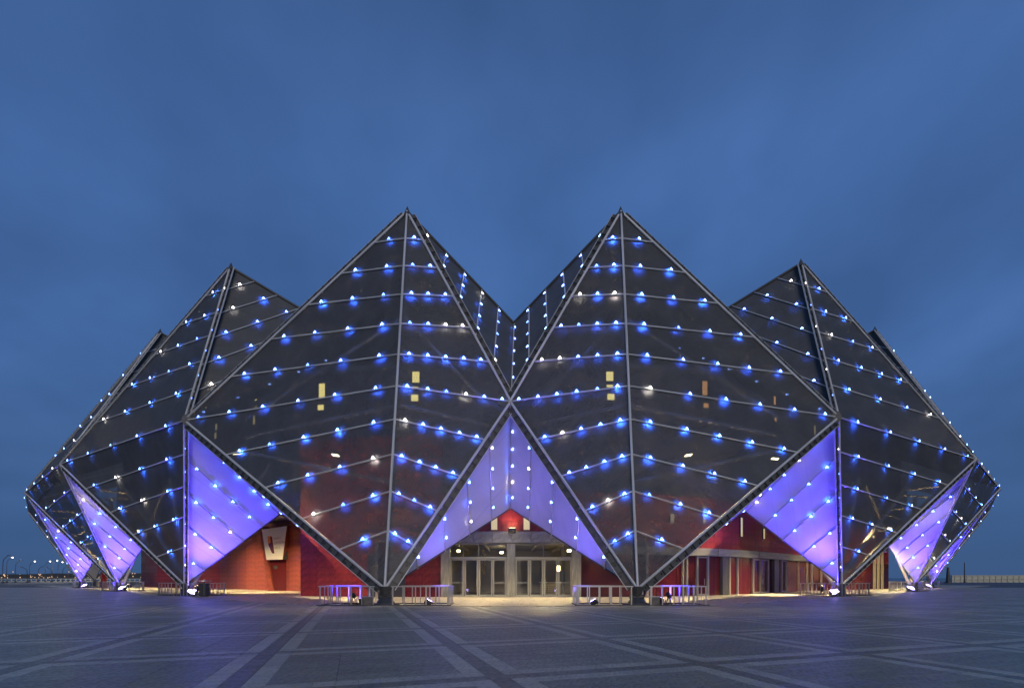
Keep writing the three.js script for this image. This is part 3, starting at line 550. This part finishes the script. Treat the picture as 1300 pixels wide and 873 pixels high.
// ------------------------------------------------------------------ steel railings round the feet
function railing(a, b, label) {
  const g = thing('safety_railing', label, 'railing', V3(a.x, 0, a.z), 'ladder railings round the crystal feet'), d = b.clone().sub(a), L = d.length(); d.normalize();
  const at = (s, y) => a.clone().addScaledVector(d, s).setY(y);
  bar('top_rail', at(-0.1, 1.1), at(L + 0.1, 1.1), 0.07, 0.06, M.rail_steel, g); bar('base_rail', at(-0.2, 0.045), at(L + 0.2, 0.045), 0.12, 0.05, M.dark_steel, g);
  const n = Math.max(2, Math.round(L / 0.62));
  for (let k = 0; k <= n; k++) { const s = L * k / n + (k && k < n ? (rnd() - 0.5) * 0.12 : 0); bar('post', at(s, 0.07), at(s, 1.07), k % 3 ? 0.055 : 0.08, 0.05, M.rail_steel, g, V3(d.z, 0, -d.x)); }
}
for (const [S, side, sgn] of [[Lf, 'portal', 1], [Rt, 'side door', -1]]) for (let i = 0; i < 4; i++) {
  const f = S.F[i], w = ['front', 'second', 'third', 'last'][i], o = V3(f.x, 0, f.z);
  const out = outward(S.A[i], S.E[i], i ? S.E[i - 1] : Ec).setY(0).normalize(), x = V3(out.z, 0, -out.x).multiplyScalar(i ? 1 : 1);
  const q = (a, b) => o.clone().addScaledVector(x, a).addScaledVector(out, b);
  const lab = (t) => `steel ladder railing, ${t} run round the ${w} crystal foot on the ${side} side`;
  if (i === 0) {
    const s = V3(1, 0, 0), y = V3(0, 0, 1), c = (a, b) => o.clone().addScaledVector(s, a).addScaledVector(y, b);
    railing(c(-3.5, 0.7), c(-0.5, 0.7), lab('outer front')); railing(c(0.6, 0.7), c(3.7, 0.7), lab('inner front')); railing(c(-3.3, -1.4), c(-0.6, -1.4), lab('outer back')); railing(c(0.7, -1.4), c(3.5, -1.4), lab('inner back'));
    railing(c(-3.55, -1.3), c(-3.55, 0.6), lab('outer short')); railing(c(3.75, -1.3), c(3.75, 0.6), lab('inner short'));
  } else {
    railing(q(-2.9, 0.9), q(-0.5, 0.9), lab('near front')); railing(q(0.5, 0.9), q(2.9, 0.9), lab('far front')); railing(q(-3, -1.8), q(-3, 0.8), lab('near short')); railing(q(3, -1.8), q(3, 0.8), lab('far short')); railing(q(-2.8, -1.9), q(2.8, -1.9), lab('back'));
  }
}
// litter bin, junction boxes and cables at the feet
{
  const b = thing('litter_bin', 'dark slatted litter bin with flat lid beside the portal side railing', 'bin', V3(-25.6, 0.02, -40.2));
  for (let k = 0; k < 12; k++) { const a = k / 12 * 6.283; part('bin_slat', new THREE.BoxGeometry(0.17, 1.05, 0.04), M.dark_steel, b, V3(Math.sin(a) * 0.36, 0.58, Math.cos(a) * 0.36), new THREE.Quaternion().setFromAxisAngle(UPV, a)); }
  part('bin_liner', new THREE.CylinderGeometry(0.3, 0.3, 1.0, 16), M.cable_black, b, V3(0, 0.52, 0)); part('bin_lid', new THREE.CylinderGeometry(0.5, 0.52, 0.08, 18), M.rail_steel, b, V3(0, 1.3, 0)); part('lid_post', new THREE.CylinderGeometry(0.04, 0.04, 0.3, 6), M.dark_steel, b, V3(0, 1.16, 0)); part('lid_knob', new THREE.SphereGeometry(0.07, 8, 6), M.rail_steel, b, V3(0, 1.39, 0));
}
for (const [S, side, sgn] of [[Lf, 'portal', -1], [Rt, 'side door', 1]]) {
  const f = S.F[0];
  const j = thing('junction_box', `grey junction box on the ground at the front foot, ${side} side`, 'junction box', V3(f.x + sgn * 0.9, 0.02, f.z + 0.35));
  part('box_body', new RoundedBoxGeometry(0.55, 0.45, 0.3, 2, 0.03), M.drum_grey, j, V3(0, 0.24, 0)); part('box_lid', new RoundedBoxGeometry(0.6, 0.05, 0.34, 1, 0.02), M.rail_steel, j, V3(0, 0.49, 0)); part('box_stand', new THREE.BoxGeometry(0.4, 0.03, 0.24), M.dark_steel, j, V3(0, 0.01, 0));
  for (let k = 0; k < 3; k++) {
    const pts = []; for (let m = 0; m < 9; m++) pts.push(V3(m * 0.17 - 0.3 + 0.1 * rnd(), 0.03 + 0.09 * rnd() * (m % 2), 0.3 * (rnd() - 0.5)));
    const c = thing('ground_cable', `black ground cable ${['beside the junction box', 'under the small spotlight', 'farthest from the foot'][k]}, ${side} side front foot`, 'cable', V3(f.x + sgn * (0.9 + k * 0.5) - 0.4, 0.02, f.z + 0.2 - k * 0.3), 'loose cables at the front feet');
    part('cable_run', new THREE.TubeGeometry(new THREE.CatmullRomCurve3(pts), 40, 0.03, 6), M.cable_black, c);
  }
  const s = thing('small_spotlight', `small black spotlight on a stand at the front foot, ${side} side`, 'spotlight', V3(f.x + sgn * 1.75, 0.02, f.z + 0.25));
  part('stand_leg', new THREE.CylinderGeometry(0.02, 0.02, 0.5, 6), M.cable_black, s, V3(-0.1, 0.23, 0), new THREE.Quaternion().setFromEuler(new THREE.Euler(0, 0, -0.3))); part('stand_leg', new THREE.CylinderGeometry(0.02, 0.02, 0.5, 6), M.cable_black, s, V3(0.1, 0.23, 0), new THREE.Quaternion().setFromEuler(new THREE.Euler(0, 0, 0.3)));
  part('spot_head', new THREE.CylinderGeometry(0.15, 0.11, 0.3, 12), M.cable_black, s, V3(0, 0.55, 0), new THREE.Quaternion().setFromEuler(new THREE.Euler(0.5, 0, 0.7)));
}

// ------------------------------------------------------------------ ground: plaza, pavers, apron
const ground = structure('plaza_ground', new THREE.PlaneGeometry(420, 190).rotateX(-Math.PI / 2), std('plaza_bed', [0.13, 0.13, 0.135], 0.6, 0, { map: rep(stoneTex, 60) }), V3(0, -0.035, -65));
const apronPts = [[-95, 96], [-72, 78], [-50, 60.5], [-31, 44.5], [-20, 34.5], [-12, 28.2], [-8, 27.2], [0, 26.9], [8, 27.2], [12, 28.2], [20, 34.5], [31, 44], [50, 59], [72, 77], [95, 96], [60, 130], [-60, 130]];
{
  const sh = new THREE.Shape(apronPts.map(([x, d]) => new THREE.Vector2(x, d)));
  const g = new THREE.ExtrudeGeometry(sh, { depth: 0.05, bevelEnabled: false }); g.rotateX(-Math.PI / 2); structure('apron_paving', g, M.apron_stone, V3(0, -0.03, 0));
}
function inApron(x, d) { let c = false; for (let i = 0, j = apronPts.length - 1; i < apronPts.length; j = i++) { const [xi, di] = apronPts[i], [xj, dj] = apronPts[j]; if ((di > d) !== (dj > d) && x < (xj - xi) * (d - di) / (dj - di) + xi) c = !c; } return c; }
{
  const cell = 3.95 / 12, ca = Math.cos(0.315), sa = Math.sin(0.315), gap = 0.004, hw = (cell - gap) / 2, bv = 0.003;
  const pg = (ou, ov, nx, nz) => {                                                 // a slab nx by nz cells with a worn arris
    const t = [[-1, -1], [1, -1], [1, 1], [-1, 1]], pos = [], uv = [], idx = [], hx = (nx * cell - gap) / 2, hz = (nz * cell - gap) / 2;
    for (const [s, y] of [[bv, 0], [0, -bv], [0, -0.034]]) for (const [a, b] of t) { pos.push(a * (hx - s), y, b * (hz - s)); uv.push(ou + a * hx * 1.4, ov + b * hz * 1.4); }
    idx.push(0, 3, 2, 0, 2, 1); for (const o of [0, 4]) for (let k = 0; k < 4; k++) { const m = (k + 1) % 4; idx.push(o + k, o + m, o + 4 + m, o + k, o + 4 + m, o + 4 + k); }
    const g = new THREE.BufferGeometry(); g.setAttribute('position', new THREE.Float32BufferAttribute(pos, 3)); g.setAttribute('uv', new THREE.Float32BufferAttribute(uv, 2)); g.setIndex(idx); const q = g.toNonIndexed(); q.computeVertexNormals(); return q;
  };
  const four = (nx, nz) => [pg(0, 0, nx, nz), pg(0.31, 0.6, nx, nz), pg(0.7, 0.2, nx, nz), pg(0.5, 0.85, nx, nz)];
  const geos = { s: four(1, 1), w: four(3, 1.5) };
  const pav = (name, c, r) => std(name, c, r, 0, { map: stoneTex, roughnessMap: stoneRough });
  const kinds = { l: [0.550, 0.570, 0.490], m: [0.315, 0.330, 0.275], d: [0.245, 0.255, 0.215] };
  const near = {}; for (const k in kinds) near[k] = [0.90, 0.96, 1.03, 1.10].map((s, i) => pav(`paver_${k === 'l' ? 'light' : k === 'm' ? 'grey' : 'dark'}_${'abcd'[i]}`, kinds[k].map(c => c * s), 0.62));
  const fieldMat = pav('paver_field', [1, 1, 1], 0.62);
  const list = [];
  for (let ia = -40; ia < 330; ia++) for (let ib = -330; ib < 330; ib++) {
    const a = 6.97 + (ia + 0.5) * cell, b = -2.08 + (ib - 0.0) * cell, x = -sa * a + ca * b, d = ca * a + sa * b;
    if (d < 2.2 || d > 78 || Math.abs(x) > 1.12 * d + 6 || inApron(x, d)) continue;
    const ka = ((ia % 12) + 12) % 12, kb = ((ib % 12) + 12) % 12, put = (xx, dd, k, g) => list.push({ x: xx, d: dd, k, g, near: Math.abs(xx) < 1.07 * dd && dd > 6.9 ? dd - (g === 'w' ? 0.3 : 0) : 1e3 + dd });
    if (ka < 3 || kb < 3) { put(x, d, ka === 1 || kb === 1 ? 'd' : 'l', 's'); continue; }
    if ((kb - 3) % 3 === 1 && (ka - 3) % 3 === 1) for (const o of [-0.75, 0.75]) put(x - sa * o * cell, d + ca * o * cell, 'm', 'w');   // two long slabs fill three by three cells
  }
  list.sort((p, q) => p.near - q.near);
  const turn = new THREE.Quaternion().setFromAxisAngle(UPV, 0.315);
  const tilt = () => turn.clone().multiply(new THREE.Quaternion().setFromEuler(new THREE.Euler((rnd() - 0.5) * 0.006, 0, (rnd() - 0.5) * 0.006)));
  list.slice(0, 300).forEach((p, i) => part('paver', geos[p.g][i % 4], near[p.k][Math.floor(rnd() * 4)], ground, V3(p.x, 0.035 + (rnd() - 0.5) * 0.002, -p.d + 65), tilt()));
  for (const kind of ['s', 'w']) {
    const rest = list.slice(300).filter(p => p.g === kind), im = new THREE.InstancedMesh(geos[kind][0], fieldMat, rest.length), m4 = new THREE.Matrix4(), one = V3(1, 1, 1), col = new THREE.Color();
    rest.forEach((p, i) => { m4.compose(V3(p.x, 0.035 + (rnd() - 0.5) * 0.002, -p.d + 65), tilt(), one); im.setMatrixAt(i, m4); const s = 0.9 + 0.2 * rnd(), c = kinds[p.k]; im.setColorAt(i, col.setRGB(c[0] * s, c[1] * s, c[2] * s)); });
    im.name = kind === 's' ? 'paver_bands' : 'paver_slabs'; im.userData.kind = 'stuff'; im.castShadow = im.receiveShadow = true; ground.add(im);
  }
}
// promenade beyond the plaza and the sea
structure('promenade', new THREE.PlaneGeometry(700, 60).rotateX(-Math.PI / 2), std('promenade_stone', [0.30, 0.29, 0.25], 0.7, 0, { map: rep(stoneTex, 40) }), V3(0, -0.05, -175));
structure('sea', new THREE.PlaneGeometry(9000, 4400).rotateX(-Math.PI / 2), std('sea_water', [0.012, 0.03, 0.04], 0.22, 0, { bumpMap: rep(clothBump, 300), bumpScale: 0.3 }), V3(0, -3, -2360));

// ------------------------------------------------------------------ far shore, sea wall, lamp posts
{
  const pts = []; for (let k = 0; k <= 60; k++) { const t = k / 60; pts.push(new THREE.Vector2(-2900 + 1700 * t, 14 + 14 * Math.max(0, fbm(t * 6, 1.3, 0.2)) + 10 * Math.sin(t * 3))); }
  const sh = new THREE.Shape([new THREE.Vector2(-2900, -4), ...pts, new THREE.Vector2(-1200, -4)]);
  structure('far_shore', new THREE.ExtrudeGeometry(sh, { depth: 60, bevelEnabled: false }), M.far_land, V3(0, 0, -2700));
  const gs = []; for (let k = 0; k < 150; k++) { const x = -2850 + 1600 * rnd(), y = 1 + 34 * Math.pow(rnd(), 2.2); gs.push(new THREE.OctahedronGeometry(1.6 + 2.2 * rnd()).translate(x, y, -2635)); }
  const c = shadow(new THREE.Mesh(mergeGeometries(gs), glow('city_light', [0.8, 0.6, 0.4], [1.0, 0.62, 0.34], 0.9))); c.name = 'city_lights'; c.userData = { kind: 'stuff', label: 'tiny warm city lights along the far shore', category: 'city lights' }; scene.add(c);
}
{
  const w = thing('sea_wall', 'pale ribbed low wall at the far edge of the plaza', 'wall', XD(150, 165));
  part('wall_body', new THREE.BoxGeometry(120, 2.3, 0.6), M.concrete_wall, w, V3(60, 1.1, 0)); part('wall_coping', new THREE.BoxGeometry(120.4, 0.18, 0.8), M.concrete_wall, w, V3(60, 2.34, 0));
  for (let k = 0; k < 60; k++) part('wall_rib', new THREE.BoxGeometry(0.5, 2.1, 0.2), M.concrete_wall, w, V3(1 + k * 2, 1.1, 0.36));
  const b = thing('promenade_balustrade', 'pale stone balustrade along the promenade by the lamp posts', 'balustrade', XD(-110, 196));
  part('balustrade_rail', new THREE.BoxGeometry(180, 0.25, 0.5), M.concrete_wall, b, V3(-90, 1.05, 0)); part('balustrade_base', new THREE.BoxGeometry(180, 0.3, 0.5), M.concrete_wall, b, V3(-90, 0.12, 0));
  for (let k = 0; k < 90; k++) part('baluster', new THREE.CylinderGeometry(0.14, 0.2, 0.7, 6), M.concrete_wall, b, V3(-1 - k * 2, 0.6, 0));
}
const lampGroup = 'curved lamp posts along the promenade';
for (const [u, v, D, lit, d] of [[8, 707, 150, 1, 1], [19, 711, 152, 0, 1], [37, 712, 165, 1, 1], [34, 720, 150, 0, -1], [48, 719, 172, 0, 1], [57, 712, 180, 1, 1], [66, 711, 180, 1, 1], [64.5, 720, 170, 0, -1], [73, 713, 190, 1, 1], [79, 719, 176, 0, 1], [86, 720, 190, 1, 1], [3, 705, 140, 0, 1], [92, 721, 186, 1, 1]]) {
  const H = EYE + (V0 - v) / FOC * D, g = thing('lamp_post', lit ? 'slim curved lamp post with a lit white head on the far promenade' : d < 0 ? 'dark lamp post without light, its arm turned away from the crystals' : 'dark slim lamp post with an unlit head on the far promenade', 'lamp post', XD((u - U0) / FOC * D, D), lampGroup);
  const c = new THREE.CatmullRomCurve3([V3(0, 0, 0), V3(0, H * 0.6, 0), V3(0.25 * d, H * 0.85, 0), V3(1.5 * d, H, 0)]);
  part('post_pole', new THREE.TubeGeometry(c, 16, 0.075, 6), M.dark_steel, g); part('post_base', new THREE.CylinderGeometry(0.26, 0.32, 0.5, 8), M.dark_steel, g, V3(0, 0.25, 0));
  part('lamp_head', new RoundedBoxGeometry(0.8, 0.14, 0.3, 1, 0.05), M.dark_steel, g, V3(1.8 * d, H + 0.08, 0));
  if (lit) {
    part('lamp_glow', new THREE.SphereGeometry(0.18, 10, 8), M.lamp_white, g, V3(1.8 * d, H - 0.1, 0));
    const l = new THREE.PointLight(new THREE.Color(1, 0.9, 0.72), 45, 80, 2); l.position.set(1.8 * d, H - 0.1, 0); l.castShadow = true; l.shadow.radius = 8; g.add(l);
  }
}
for (const [u, v, D, r] of [[1225, 714, 150, 0.2], [1204, 721, 140, 0.55]]) {
  const H = EYE + (V0 - v) / FOC * D, g = thing('promenade_post', r > 0.4 ? 'stout tapering dark post beside the pale sea wall' : 'slim dark mast in front of the pale sea wall', 'post', XD((u - U0) / FOC * D, D));
  part('post_shaft', new THREE.CylinderGeometry(r * 0.5, r, H, 10), M.dark_steel, g, V3(0, H / 2, 0)); part('post_base', new THREE.CylinderGeometry(r * 1.5, r * 1.6, 0.3, 10), M.dark_steel, g, V3(0, 0.15, 0)); part('post_cap', new THREE.SphereGeometry(r * 0.55, 8, 6), M.dark_steel, g, V3(0, H, 0));
}
console.log('led', nLed);
renderer.render(scene, camera);
